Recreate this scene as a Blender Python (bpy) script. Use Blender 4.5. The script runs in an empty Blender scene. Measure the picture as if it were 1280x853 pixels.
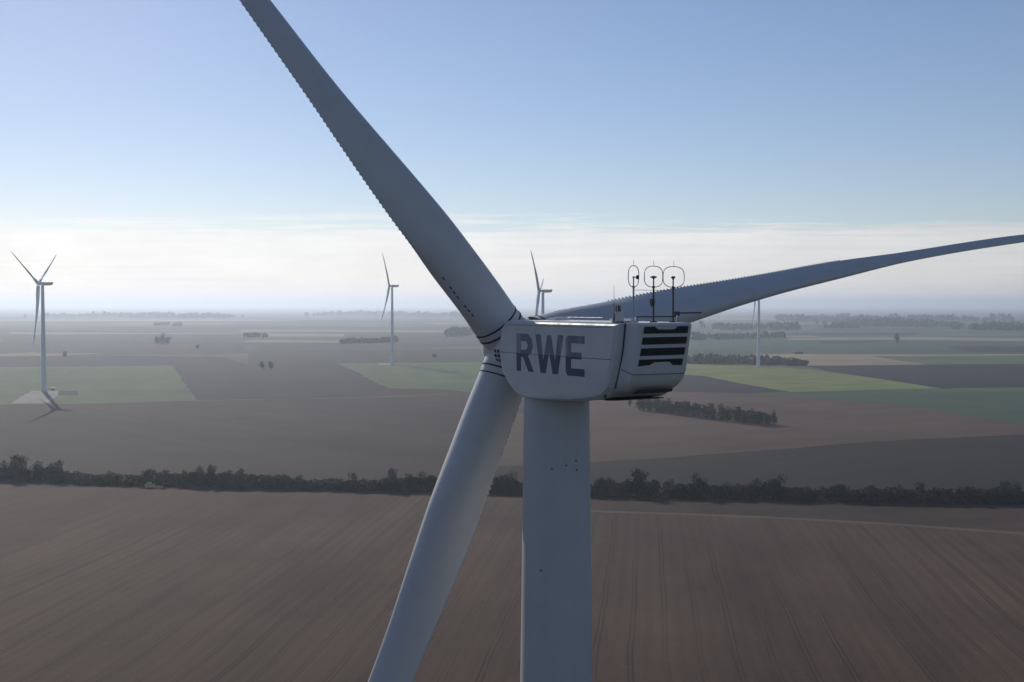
import bpy, bmesh, math, random
import numpy as np
from mathutils import Vector, Matrix
R = math.radians
sc = bpy.context.scene
col = sc.collection

# ------------------------------------------------------------ camera, sky, sun
F_PX, HZ, CAM_H = 1390.0, 381.0, 90.0          # focal length in px of a 1280 px frame, horizon row, eye height
PITCH = math.atan((426.5 - HZ) / F_PX)
cam_d = bpy.data.cameras.new('camera'); cam = bpy.data.objects.new('camera', cam_d); col.objects.link(cam)
cam.location = (0, 0, CAM_H); cam.rotation_euler = (math.pi/2 - PITCH, 0, 0)
cam_d.sensor_width = 36; cam_d.lens = F_PX / 1280 * 36
cam_d.clip_start = 0.5; cam_d.clip_end = 200000
sc.camera = cam

SUN_AZ, SUN_EL = R(26), R(26.5)                # azimuth left of the view direction
sun_dir = Vector((-math.sin(SUN_AZ)*math.cos(SUN_EL), math.cos(SUN_AZ)*math.cos(SUN_EL), math.sin(SUN_EL)))
sun_d = bpy.data.lights.new('sun', 'SUN'); sun_d.energy = 3.4; sun_d.angle = R(0.53); sun_d.color = (1.0, .93, .83)
sun = bpy.data.objects.new('sun', sun_d); col.objects.link(sun)
sun.rotation_euler = sun_dir.to_track_quat('Z', 'Y').to_euler()

class N:
    """tiny node-tree helper"""
    def __init__(s, nt): s.nt = nt; nt.nodes.clear()
    def new(s, t, **kw):
        n = s.nt.nodes.new(t)
        for k, v in kw.items():
            if k.startswith('i_'):
                key = k[2:]; key = int(key) if key.isdigit() else key.replace('_', ' ')
                s.put(n.inputs[key], v)
            else: setattr(n, k, v)
        return n
    def put(s, sock, v):
        if isinstance(v, bpy.types.NodeSocket): s.nt.links.new(v, sock)
        elif isinstance(v, bpy.types.Node): s.nt.links.new(v.outputs[0], sock)
        else: sock.default_value = v
    def math(s, op, a, b=None, c=None, clamp=False):
        n = s.nt.nodes.new('ShaderNodeMath'); n.operation = op; n.use_clamp = clamp
        for i, v in enumerate((a, b, c)):
            if v is not None: s.put(n.inputs[i], v)
        return n.outputs[0]
    def ramp(s, v, a, b, lo=0., hi=1., smooth=True):
        n = s.nt.nodes.new('ShaderNodeMapRange'); n.interpolation_type = 'SMOOTHSTEP' if smooth else 'LINEAR'
        for i, x in enumerate((v, a, b, lo, hi)): s.put(n.inputs[i], x)
        return n.outputs[0]
    def mix(s, f, a, b, blend='MIX'):
        n = s.nt.nodes.new('ShaderNodeMix'); n.data_type = 'RGBA'; n.blend_type = blend
        s.put(n.inputs[0], f); s.put(n.inputs[6], a); s.put(n.inputs[7], b)
        return n.outputs[2]
    def noise(s, vec, scale, detail=4, rough=.55):
        n = s.nt.nodes.new('ShaderNodeTexNoise'); s.put(n.inputs['Vector'], vec)
        n.inputs['Scale'].default_value = scale; n.inputs['Detail'].default_value = detail; n.inputs['Roughness'].default_value = rough
        return n.outputs[0]
    def mapping(s, vec, scale=(1,1,1), rot=(0,0,0), loc=(0,0,0)):
        n = s.nt.nodes.new('ShaderNodeMapping'); s.put(n.inputs[0], vec)
        n.inputs[1].default_value = loc; n.inputs[2].default_value = rot; n.inputs[3].default_value = scale
        return n.outputs[0]

world = bpy.data.worlds.new('World'); sc.world = world; world.use_nodes = True
n = N(world.node_tree)
sky = n.new('ShaderNodeTexSky', sky_type='NISHITA', sun_disc=False, sun_elevation=SUN_EL, sun_rotation=-SUN_AZ,
            altitude=100, air_density=1.0, dust_density=.12, ozone_density=3.0)
SKY_STRENGTH = .088
tc = n.new('ShaderNodeTexCoord').outputs['Generated']
sep = n.new('ShaderNodeSeparateXYZ', i_0=tc)
zc = n.math('MAXIMUM', sep.outputs[2], 0.0)
inv = n.math('DIVIDE', 1.0, n.math('ADD', zc, .006))
cx = n.math('MULTIPLY', sep.outputs[0], inv); cy = n.math('MULTIPLY', sep.outputs[1], inv)
plane = n.new('ShaderNodeCombineXYZ', i_0=cx, i_1=cy, i_2=0.0).outputs[0]
dist = n.new('ShaderNodeVectorMath', operation='LENGTH', i_0=plane).outputs['Value']
big = n.noise(n.mapping(plane, (.09, .16, 1)), 1.0, 5, .6)
fine = n.noise(n.mapping(plane, (.55, 1.0, 1), loc=(3.1, 7.7, 0)), 1.0, 7, .72)
d2 = n.math('ADD', dist, n.math('MULTIPLY', n.math('SUBTRACT', big, .5), 13.0))
d2 = n.math('ADD', d2, n.math('MULTIPLY', n.math('SUBTRACT', fine, .5), 9.0))
deck = n.ramp(d2, 12.0, 14.6)                          # the broken edge of the far cloud sheet
tex = n.ramp(n.noise(n.mapping(plane, (.16, .42, 1), loc=(9, 2, 0)), 1.0, 5, .6), .30, .70, .50, 1.0)
deck = n.math('MULTIPLY', deck, tex)
wis = n.math('MULTIPLY', n.ramp(n.noise(n.mapping(plane, (.30, .95, 1), loc=(4.4, 1.3, 0)), 1.0, 6, .62), .60, .82), n.ramp(dist, 6.0, 10.5, 0, .45))
mask = n.math('MAXIMUM', deck, wis)
dsun = n.new('ShaderNodeVectorMath', operation='DOT_PRODUCT', i_0=tc, i_1=tuple(sun_dir)).outputs['Value']
lobe = n.ramp(dsun, -.25, 1.0, .12, 1.30, False)               # clouds scatter more light forward, towards the sun
lump = n.ramp(n.noise(n.mapping(tc, (14, 14, 60)), 1.0, 5, .6), .3, .75, .95, 1.05)
ccol = n.new('ShaderNodeVectorMath', operation='SCALE', i_0=(.83, .80, .79)); n.put(ccol.inputs['Scale'], n.math('MULTIPLY', lobe, lump))
skyc = n.mix(1.0, sky.outputs[0], (1.03, .935, .975, 1), 'MULTIPLY')   # autumn air
bg1 = n.new('ShaderNodeBackground', i_0=skyc, i_1=SKY_STRENGTH)
bg2 = n.new('ShaderNodeBackground', i_0=ccol, i_1=1.0)
mx = n.new('ShaderNodeMixShader', i_0=mask, i_1=bg1, i_2=bg2)
n.new('ShaderNodeOutputWorld', i_0=mx)

vs = sc.view_settings
vs.view_transform = 'Standard'; vs.look = 'None'; vs.gamma = 1; vs.exposure = 0.0; vs.use_curve_mapping = False
sc.render.engine = 'CYCLES'
sc.cycles.use_denoising = True
sc.cycles.max_bounces = 6; sc.cycles.diffuse_bounces = 3; sc.cycles.volume_bounces = 3
sc.cycles.transparent_max_bounces = 6

# ------------------------------------------------------------ materials
def mat(name, build):
    m = bpy.data.materials.new(name); m.use_nodes = True
    k = N(m.node_tree); out = k.new('ShaderNodeOutputMaterial'); b = k.new('ShaderNodeBsdfPrincipled')
    k.put(out.inputs[0], b.outputs[0]); build(k, b)
    return m
def rgb(c): return (c[0], c[1], c[2], 1)

def paint(name, c, rough=.42, dirt=.10, streak=False):
    def f(k, b):
        o = k.new('ShaderNodeTexCoord').outputs['Object']
        a = k.noise(o, .55, 5, .6)
        s = k.noise(k.mapping(o, (2.2, 2.2, .12) if streak else (1.1, 1.1, 1.1)), 1.0, 4, .6)
        dk = k.math('MULTIPLY', k.math('ADD', k.ramp(a, .42, .75), k.ramp(s, .5, .8)), dirt)
        k.put(b.inputs['Base Color'], k.mix(dk, rgb(c), rgb([x*.45 for x in c])))
        k.put(b.inputs['Roughness'], k.ramp(s, .3, .7, rough-.05, rough+.12))
        bm = k.new('ShaderNodeBump', i_Strength=.05, i_Distance=.02); k.put(bm.inputs['Height'], k.noise(o, 3.0, 3)); k.put(b.inputs['Normal'], bm)
    return mat(name, f)
def plain(name, c, rough=.6, metal=0.):
    def f(k, b):
        o = k.new('ShaderNodeTexCoord').outputs['Object']
        k.put(b.inputs['Base Color'], k.mix(k.ramp(k.noise(o, 6, 3), .3, .8, 0, .35), rgb(c), rgb([x*.6 for x in c])))
        b.inputs['Roughness'].default_value = rough; b.inputs['Metallic'].default_value = metal
    return mat(name, f)

M = {}
M['tower'] = paint('tower_paint', (.51, .495, .49), .45, .10, True)
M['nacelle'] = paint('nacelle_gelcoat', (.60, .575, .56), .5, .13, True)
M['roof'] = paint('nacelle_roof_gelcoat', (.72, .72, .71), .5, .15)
M['blade'] = paint('blade_gelcoat', (.55, .535, .525), .38, .08)
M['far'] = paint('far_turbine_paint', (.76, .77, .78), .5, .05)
M['seal'] = plain('black_rubber_seal', (.025, .025, .028), .7)
M['louvre'] = plain('black_louvre', (.012, .012, .014), .55)
M['steel'] = plain('dark_steel', (.07, .07, .075), .5, .6)
M['galv'] = plain('galvanised_steel', (.42, .43, .44), .45, .5)
M['serr'] = plain('serration_plastic', (.46, .47, .48), .6)
M['red'] = plain('beacon_red_glass', (.11, .03, .03), .25)
M['white'] = plain('white_plastic', (.7, .7, .68), .5)
M['mark'] = plain('faded_black_print', (.05, .05, .055), .7)

def f_letter(k, b):
    o = k.new('ShaderNodeTexCoord').outputs['Object']; s = k.new('ShaderNodeSeparateXYZ', i_0=o)
    up = k.ramp(s.outputs[2], -2.36, -2.33)                      # the upper half of each letter is paler than the lower
    fade = k.ramp(k.noise(k.mapping(o, (1, .9, .5), loc=(0, 2.6, .4)), 1.0, 2), .42, .62, .42, .92)
    k.put(b.inputs['Base Color'], k.mix(k.math('MULTIPLY', up, fade), rgb((.024, .030, .098)), rgb((.27, .255, .33))))
    b.inputs['Roughness'].default_value = .5
M['letter'] = mat('navy_lettering', f_letter)

ROW = math.atan((812 - 640) / F_PX)           # bearing of the drill rows in the near field
def soil(name, c1, c2, row=0.0, rows=.5, tram=0., big=90., rough=.95, fleck=None, period=9.0):
    def f(k, b):
        p = k.new('ShaderNodeNewGeometry').outputs['Position']
        q = k.mapping(p, rot=(0, 0, row))                        # x across the rows, y along them
        lg = k.noise(k.mapping(p, (1/big, 1/big, 0)), 1.0, 5, .6)
        ls = k.noise(k.mapping(q, (1/26, 1/210, 0)), 1.0, 4, .6)
        md = k.noise(k.mapping(q, (1/1.9, 1/34, 0)), 1.0, 4, .7)
        fn = k.noise(k.mapping(q, (1/.55, 1/1.5, 0)), 1.0, 4, .75)
        t = k.math('ADD', k.math('MULTIPLY', k.math('SUBTRACT', lg, .5), 2.2), .5)
        t = k.math('ADD', t, k.math('MULTIPLY', k.math('SUBTRACT', ls, .5), 1.5))
        t = k.math('ADD', t, k.math('MULTIPLY', k.math('SUBTRACT', md, .5), rows))
        t = k.math('ADD', t, k.math('MULTIPLY', k.math('SUBTRACT', fn, .5), 1.3))
        cc = k.mix(k.math('MAXIMUM', k.math('MINIMUM', t, 1.0), 0.0), rgb(c1), rgb(c2))
        if fleck:
            cc = k.mix(k.ramp(k.noise(k.mapping(p, (1/3.2, 1/3.2, 0)), 1.0, 3, .7), .62, .78, 0, .5), cc, rgb(fleck))
        if tram:
            x = k.new('ShaderNodeSeparateXYZ', i_0=q).outputs[0]
            wob = k.math('MULTIPLY', k.math('SUBTRACT', k.noise(k.mapping(q, (1/300, 1/120, 0)), 1.0, 2), .5), 6.0)
            fr = k.math('FRACT', k.math('DIVIDE', k.math('ADD', x, wob), period))
            w1 = k.math('ABSOLUTE', k.math('SUBTRACT', fr, .43)); w2 = k.math('ABSOLUTE', k.math('SUBTRACT', fr, .57))
            ln = k.ramp(k.math('MINIMUM', w1, w2), .010, .034, 1, 0)
            pres = k.ramp(k.noise(k.mapping(q, (1/11, 1/160, 0), loc=(5, 2, 0)), 1.0, 3, .7), .40, .62, .25, 1)
            cc = k.mix(k.math('MULTIPLY', k.math('MULTIPLY', ln, pres), tram), cc, rgb([v*.42 for v in c1]))
            sw = k.math('SUBTRACT', k.math('ABSOLUTE', k.math('SUBTRACT', k.math('FRACT', k.math('DIVIDE', k.math('ADD', x, wob), 4.3)), .5)), .25)
            cc = k.mix(k.math('MULTIPLY', k.ramp(sw, -.2, .2), .16), cc, rgb([v*.62 for v in c1]))
        k.put(b.inputs['Base Color'], cc)
        b.inputs['Roughness'].default_value = rough; b.inputs['Specular IOR Level'].default_value = .12
        bm = k.new('ShaderNodeBump', i_Strength=.55, i_Distance=.16)
        k.put(bm.inputs['Height'], k.math('ADD', fn, md)); k.put(b.inputs['Normal'], bm)
    return mat(name, f)

M['near_soil'] = soil('stubble_brown_soil', (.052, .033, .025), (.112, .071, .052), ROW, .7, .70, 110, fleck=(.15, .115, .085))
M['dark_soil'] = soil('dark_ploughed_soil', (.014, .011, .010), (.028, .022, .019), .9, .3, 0, 120)
M['mauve_soil'] = soil('mauve_brown_soil', (.020, .012, .012), (.042, .027, .024), -.75, .35, 0, 160)
M['pink_soil'] = soil('pale_brown_stubble', (.066, .040, .030), (.108, .068, .050), 1.0, .4, 0, 150)
M['slate_soil'] = soil('slate_dark_soil', (.008, .008, .014), (.022, .018, .026), 1.2, .35, 0, 180)
M['green'] = soil('young_green_crop', (.058, .092, .038), (.100, .138, .056), -.2, .4, .25, 140, period=24)
M['deep_green'] = soil('deep_green_crop', (.030, .062, .036), (.055, .092, .050), 1.1, .3, .2, 160, period=24)
M['yellow_green'] = soil('yellow_green_meadow', (.120, .150, .036), (.200, .205, .070), .8, .5, 0, 60)
M['tan'] = soil('tan_stubble', (.19, .155, .095), (.29, .24, .15), .9, .4, 0, 150)
M['gravel'] = soil('pale_gravel', (.20, .185, .165), (.34, .32, .29), 0, .2, 0, 14)
M['headland'] = soil('brown_headland_soil', (.036, .024, .020), (.068, .046, .037), ROW+1.2, .5, 0, 60)
M['pale_track'] = soil('pale_dirt_track', (.15, .12, .095), (.24, .20, .16), 0, .2, 0, 40)
M['track'] = soil('dirt_track', (.095, .068, .054), (.15, .112, .088), 0, .2, 0, 40)
M['verge'] = soil('rough_grass_verge', (.050, .048, .036), (.085, .078, .056), 0, .3, 0, 20)

def f_ground(k, b):
    p = k.new('ShaderNodeNewGeometry').outputs['Position']
    q = k.mapping(p, (1/620, 1/900, 0), rot=(0, 0, .5))
    v = k.new('ShaderNodeTexVoronoi', distance='MANHATTAN', i_Vector=q, i_Scale=1.0, i_Randomness=.85)
    s = k.new('ShaderNodeSeparateColor', i_0=v.outputs['Color'])
    cr = k.new('ShaderNodeValToRGB'); k.put(cr.inputs[0], s.outputs[0]); e = cr.color_ramp; e.interpolation = 'CONSTANT'
    for i, (t, c) in enumerate([(0, (.050, .042, .044)), (.2, (.10, .078, .068)), (.38, (.052, .080, .045)), (.55, (.15, .118, .085)),
                                (.66, (.045, .040, .042)), (.8, (.085, .105, .052)), (.92, (.20, .165, .105))]):
        el = e.elements[i] if i < 2 else e.elements.new(t)
        el.position = t; el.color = rgb(c)
    nz = k.noise(k.mapping(p, (1/160, 1/160, 0)), 1.0, 5, .65)
    k.put(b.inputs['Base Color'], k.mix(k.ramp(nz, .3, .75, 0, .4), cr.outputs[0], rgb((.05, .05, .042))))
    b.inputs['Roughness'].default_value = 1; b.inputs['Specular IOR Level'].default_value = .1
M['ground'] = mat('far_field_patchwork', f_ground)

def leafmat(name, c1, c2):
    def f(k, b):
        o = k.new('ShaderNodeObjectInfo').outputs['Random']
        g = k.new('ShaderNodeNewGeometry')
        r = k.noise(g.outputs['Position'], .45, 3, .7)
        t = k.math('ADD', k.math('MULTIPLY', o, .6), k.math('MULTIPLY', k.ramp(r, .3, .7), .5), clamp=True)
        k.put(b.inputs['Base Color'], k.mix(t, rgb(c1), rgb(c2)))
        b.inputs['Roughness'].default_value = .7; b.inputs['Specular IOR Level'].default_value = .2
    return mat(name, f)
M['leaf'] = leafmat('hedge_leaves', (.030, .042, .020), (.070, .072, .030))
M['leaf_dark'] = leafmat('wood_leaves', (.024, .036, .020), (.052, .060, .028))
M['twig'] = leafmat('bare_autumn_twigs', (.060, .048, .034), (.100, .078, .050))
M['bark'] = plain('bark', (.06, .048, .038), .9)
M['straw'] = plain('straw', (.60, .50, .29), .9)
M['wallw'] = plain('pale_render_wall', (.62, .60, .56), .8)
M['rooft'] = plain('brown_tile_roof', (.16, .10, .075), .8)
M['rooff'] = plain('grey_sheet_roof', (.20, .20, .21), .6)

# ------------------------------------------------------------ mesh helpers
class MB:
    def __init__(s): s.v = []; s.f = []; s.m = []
    def add(s, vs, fs, mi=0):
        o = len(s.v); s.v += [tuple(p) for p in vs]; s.f += [tuple(i+o for i in f) for f in fs]; s.m += [mi]*len(fs)
    def box(s, c, d, mi=0, mtx=None):
        x, y, z = [e/2 for e in d]
        vs = [Vector((sx*x, sy*y, sz*z)) for sx in (-1, 1) for sy in (-1, 1) for sz in (-1, 1)]
        if mtx: vs = [mtx @ p for p in vs]
        s.add([p + Vector(c) for p in vs], [(0,1,3,2),(4,6,7,5),(0,4,5,1),(2,3,7,6),(0,2,6,4),(1,5,7,3)], mi)
    def tube(s, pts, rad, seg=10, mi=0, cap=True, closed=False):
        pts = [Vector(p) for p in pts]; nP = len(pts); rings = []
        rr = rad if isinstance(rad, (list, tuple)) else [rad]*nP
        for i, p in enumerate(pts):
            if closed: t = pts[(i+1) % nP] - pts[i-1]
            else: t = pts[min(i+1, nP-1)] - pts[max(i-1, 0)]
            t.normalize(); a = t.orthogonal().normalized() if abs(t.z) > .999 or True else None
            ref = Vector((0, 0, 1)) if abs(t.z) < .9 else Vector((1, 0, 0))
            a = t.cross(ref).normalized(); b = t.cross(a).normalized()
            rings.append([p + (a*math.cos(2*math.pi*k/seg) + b*math.sin(2*math.pi*k/seg))*rr[i] for k in range(seg)])
        s.rings(rings, mi, cap and not closed, closed)
    def rings(s, rings, mi=0, cap=True, loop=False):
        m = len(rings[0]); vs = [p for r in rings for p in r]; fs = []
        L = len(rings)
        for i in range(L if loop else L-1):
            j = (i+1) % L
            for k in range(m): fs.append((i*m+k, i*m+(k+1) % m, j*m+(k+1) % m, j*m+k))
        if cap: fs += [tuple(range(m-1, -1, -1)), tuple((L-1)*m+k for k in range(m))]
        s.add(vs, fs, mi)
    def mesh(s, name, mats, smooth=None):
        me = bpy.data.meshes.new(name); me.from_pydata(s.v, [], s.f); me.update()
        bm = bmesh.new(); bm.from_mesh(me); bmesh.ops.recalc_face_normals(bm, faces=bm.faces); bm.to_mesh(me); bm.free()
        for m in (mats if isinstance(mats, (list, tuple)) else [mats]): me.materials.append(m)
        me.polygons.foreach_set('material_index', s.m)
        if smooth is not None:
            me.polygons.foreach_set('use_smooth', [True]*len(me.polygons))
            me.set_sharp_from_angle(angle=R(smooth))
        return me
    def build(s, name, mats, parent=None, smooth=None): return link(name, s.mesh(name, mats, smooth), parent)
def link(name, data, parent=None):
    o = bpy.data.objects.new(name, data); col.objects.link(o)
    if parent: o.parent = parent
    return o
def empty(name, loc=(0,0,0), rz=0.):
    o = link(name, None); o.location = loc; o.rotation_euler = (0, 0, rz); o.empty_display_size = 1; return o
def tag(o, label=None, cat=None, group=None, kind=None):
    if label: o['label'] = label
    if cat: o['category'] = cat
    if group: o['group'] = group
    if kind: o['kind'] = kind
    return o
def at(px, py, z=0.0):
    """the ground point seen at a spot of the 1280x853 photograph"""
    X = (px-640)/F_PX; Z = (426.5-py)/F_PX
    y = math.cos(PITCH)+Z*math.sin(PITCH); w = Z*math.cos(PITCH)-math.sin(PITCH)
    t = (z-CAM_H)/w
    return Vector((X*t, y*t, z))

# ------------------------------------------------------------ the land
g = MB(); RG = 60000
g.rings([[(r*math.cos(k*math.pi/32), r*math.sin(k*math.pi/32), 0) for k in range(64)] for r in (RG, 6000, 1500)], cap=False)
g.add([(1500*math.cos(k*math.pi/32), 1500*math.sin(k*math.pi/32), 0) for k in range(64)], [tuple(range(64))])
tag(g.build('ground', M['ground']), kind='structure')

def field(name, pts, m, z, jag=0.0):
    P = [at(*q) for q in pts]
    out = []; rnd = random.Random(len(pts)*7+int(z*1000))
    for i, a in enumerate(P):                               # slightly wavering borders
        b = P[(i+1) % len(P)]; d = (b-a); L = d.length; k = max(1, min(40, int(L/18))) if jag else 1
        nrm = Vector((-d.y, d.x, 0)).normalized() if L else Vector()
        for j in range(k):
            w = rnd.uniform(-jag, jag) if j else 0
            out.append((a + d*(j/k) + nrm*w).to_tuple()[:2] + (z,))
    bm = bmesh.new(); f = bm.faces.new([bm.verts.new(p) for p in out])
    f.normal_update()
    if f.normal.z < 0: bmesh.ops.reverse_faces(bm, faces=[f])
    f.normal_update()
    bmesh.ops.triangulate(bm, faces=bm.faces[:])
    bm.normal_update()
    if bm.faces[:][0].normal.z < 0: bmesh.ops.reverse_faces(bm, faces=bm.faces[:])
    me = bpy.data.meshes.new(name); bm.to_mesh(me); bm.free(); me.materials.append(M[m])
    return tag(link(name, me), kind='structure')

HEDGE = [(-60,600),(0,602),(60,604),(110,607.5),(200,609.5),(300,612),(420,615),(540,617),(650,619.5),(740,622.5),(850,624.5),(960,627),(1100,630.5),(1280,632.5),(1380,634)]
# far strips first, each a few centimetres above the one before
field('field', [(-120,418.5),(300,417.5),(620,419),(620,424),(330,425.5),(-120,426)], 'mauve_soil', .05, 2)
rs = random.Random(41)
for y0, y1, xa, xb, m in ((399.5,401.5,-100,330,'tan'),(401.5,403.2,120,640,'slate_soil'),(404.4,405.6,140,300,'tan'),(405.6,408.2,-100,190,'green'),(408,411.6,200,420,'slate_soil'),(409,411.5,430,640,'mauve_soil'),
        (412.5,415,-100,120,'slate_soil'),(413,415.2,300,560,'tan'),(416.2,418.3,20,300,'tan'),(421.5,424,300,425,'slate_soil'),(422,430.5,60,190,'slate_soil'),(425.8,428.2,310,430,'tan'),
        (428.8,432.5,290,420,'slate_soil'),(430,433,480,640,'mauve_soil'),(433.2,435.6,150,300,'green'),(437.6,438.8,-60,120,'slate_soil'),(438.6,440.6,175,330,'dark_soil'),
        (398,400,860,1100,'tan'),(400.5,402.4,1080,1400,'slate_soil'),(406,408,1000,1300,'slate_soil'),(413,416,1010,1400,'deep_green'),(416,419.5,985,1130,'slate_soil'),(417,420.5,1150,1400,'green'),
        (419.8,421.6,860,1020,'tan'),(431,434.5,870,1010,'green'),(435,438,1020,1150,'deep_green')):
    sk = rs.uniform(-.5, .5)
    field('field', [(xa+rs.uniform(-8,8),y0+sk),((xa+xb)/2,y0),(xb+rs.uniform(-25,25),y0-sk),(xb+rs.uniform(-5,30),y1-sk),((xa+xb)/2,y1),(xa-rs.uniform(0,20),y1+sk)], m, .04+rs.uniform(0,.006), 2)
field('field', [(-120,433),(140,430),(310,434),(270,443),(-120,442)], 'mauve_soil', .06, 2)
field('field', [(-120,444),(0,443),(40,440.8),(60,442.5),(140,441.5),(62,445),(-120,446.5)], 'tan', .09, 1)
field('field', [(310,417),(430,417.5),(431,421),(300,421)], 'tan', .07, 1)
field('field', [(-120,447),(150,445),(280,446.5),(310,456),(214,457.2),(-120,460.5)], 'slate_soil', .10, 2)
field('field', [(310,437.5),(600,436),(660,438),(660,453.5),(420,454.6),(310,456)], 'dark_soil', .08, 2)
field('field', [(860,425),(1000,425),(1130,424),(1400,427),(1400,443),(1050,443.5),(860,443)], 'deep_green', .08, 2)
field('field', [(985,422.5),(1150,421.5),(1400,424),(1400,428),(1130,425.2),(985,425.2)], 'tan', .10, 2)
field('field', [(1020,426.5),(1115,425.5),(1080,429.5),(1030,430.5)], 'dark_soil', .11, 1)
field('field', [(1185,433),(1400,434),(1400,442),(1215,440),(1190,436.5)], 'slate_soil', .12, 1)
field('field', [(940,442.5),(1050,443.2),(1400,442.6),(1400,455.2),(1008,458),(960,452)], 'tan', .13, 2)
field('field', [(1090,446),(1400,443.5),(1400,455),(1160,456)], 'green', .14, 2)
field('field', [(-120,460.5),(214,457.2),(222,466),(233,483),(246,500.5),(130,504.5),(-120,507)], 'green', .15, 1.5)
field('field', [(214,457.2),(310,456),(420,454.6),(445,464.5),(463,475),(485,485.5),(450,497),(246,500.5),(233,483),(222,466)], 'slate_soil', .16, 1.5)
field('field', [(420,454.6),(600,453),(780,454),(760,470),(640,497),(560,487.5),(485,485.5),(463,475),(445,464.5)], 'green', .17, 1.5)
field('field', [(1008,457.5),(1400,454),(1400,486.5),(1280,485.5),(1176,485.8),(1090,472.5),(1030,463)], 'slate_soil', .18, 1.5)
field('field', [(1140,489),(1200,485.3),(1400,484),(1400,491),(1280,489.8)], 'green', .20, 1)
field('field', [(780,455),(865,455.5),(948,458),(1010,462),(1040,466),(1100,474),(1176,486),(1100,487.5),(990,490.3),(930,480.5),(880,470.5),(800,465)], 'yellow_green', .19, 1.5)
field('field', [(930,492),(990,490),(1100,487.5),(1176,486),(1400,489.5),(1400,541),(1280,532),(1130,507),(1000,497)], 'deep_green', .17, 1.5)
field('field', [(720,462),(800,464.5),(880,470.5),(930,480.5),(985,490),(930,492),(840,490),(720,488)], 'slate_soil', .16, 1.5)
field('field', [(720,487),(840,489.5),(930,491.5),(1000,496.5),(1130,506),(1280,531),(1400,540),(1400,537),(1280,543.5),(1100,552),(960,563),(850,571.5),(740,578.5),(560,586),(600,540)], 'pink_soil', .14, 1.5)
field('field', [(-220,507),(130,504.5),(246,500.5),(450,497),(485,485.5),(560,487.5),(640,497),(740,486),(800,520),(740,579),(640,584),(640,619)] + [h for h in HEDGE[::-1] if h[0] < 640] + [(-300,596)], 'mauve_soil', .12, 1.5)
field('field', [(600,585),(740,578.5),(850,571.5),(960,563),(1100,552),(1280,543.5),(1420,537),(1420,634)] + [h for h in HEDGE[::-1] if h[0] > 600], 'dark_soil', .15, 1.5)
NEAR = [(-600,900),(-600,1300),(1900,1300),(1900,640)] + HEDGE[::-1] + [(-400,592)]
field('field', NEAR, 'near_soil', .10)
field('field', [(700,623),(850,625),(960,627.5),(1100,631),(1280,633),(1420,634.5),(1420,676),(1280,665),(1100,653.5),(960,646),(860,642),(760,639),(700,638)], 'headland', .13, .4)
field('verge', [(-60,603.5),(110,609),(300,613.5),(540,618.5),(650,621.5),(740,624.5),(960,629),(1280,635),(1400,636.5),(1400,628),(1280,627),(960,622),(740,617),(540,612),(300,607.5),(60,599.5),(-60,597)], 'verge', .17, .5)
def strip(name, pts, width, m, z):
    P = [at(*q) for q in pts]; L = []; Rr = []
    for i, p in enumerate(P):
        t = (P[min(i+1, len(P)-1)]-P[max(i-1, 0)]).normalized(); nn = Vector((-t.y, t.x, 0))*width/2
        L.append((p+nn).to_tuple()[:2]+(z,)); Rr.append((p-nn).to_tuple()[:2]+(z,))
    b = MB(); k = len(P); b.add(L+Rr, [(k+i, k+i+1, i+1, i) for i in range(k-1)])
    return tag(b.build(name, M[m]), kind='structure')
strip('track', [(668,622),(676,630),(700,637),(760,640.5),(860,643.5),(960,647.5),(1100,655),(1280,668),(1420,680)], 4.2, 'track', .19)
strip('track', [(-120,507.5),(130,504.6),(246,501),(450,497.6),(560,493)], 4.5, 'track', .21)
strip('track', [(18,505),(30,496),(52,491)], 6, 'gravel', .25)
strip('track', [(300,439),(480,437),(600,436)], 9, 'pale_track', .22)
strip('track', [(1140,489),(1280,489.6),(1400,490.4)], 6, 'track', .23)
field('crane_pad', [(18,505),(60,504.4),(74,494),(77,489.5),(40,489),(30,494)], 'gravel', .24, .8)
field('crane_pad', [(74,489),(98,489.2),(97,494.5),(72,494.5)], 'dark_soil', .26, .4)
field('crane_pad', [(474,454.4),(489,454.2),(488,456.2),(473,456.2)], 'gravel', .24, .5)
field('crane_pad', [(497,452.6),(533,452.4),(531,453.9),(498,454)], 'dark_soil', .25, .5)

# ------------------------------------------------------------ wind turbines
bS = np.array([1.75,3.5,6,9,12,16,20,26,33,42,50,55,56.6])
def curve(xs, ys):
    xs = np.array(xs, float); ys = np.array(ys, float); mm = np.gradient(ys, xs)
    def f(s):
        s = min(max(s, xs[0]), xs[-1]); i = min(np.searchsorted(xs, s, side='right')-1, len(xs)-2)
        h = xs[i+1]-xs[i]; t = (s-xs[i])/h
        d = (ys[i+1]-ys[i])/h
        m0, m1 = mm[i], mm[i+1]
        if d == 0: m0 = m1 = 0
        else:
            m0 = d*min(max(m0/d, 0), 3); m1 = d*min(max(m1/d, 0), 3)
        return (2*t**3-3*t**2+1)*ys[i]+(t**3-2*t**2+t)*h*m0+(-2*t**3+3*t**2)*ys[i+1]+(t**3-t**2)*h*m1
    return f
THICK = curve([1.6,3.5,6,9,12,20,33,57], [1,.842,.809,.52,.42,.32,.25,.18])
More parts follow.
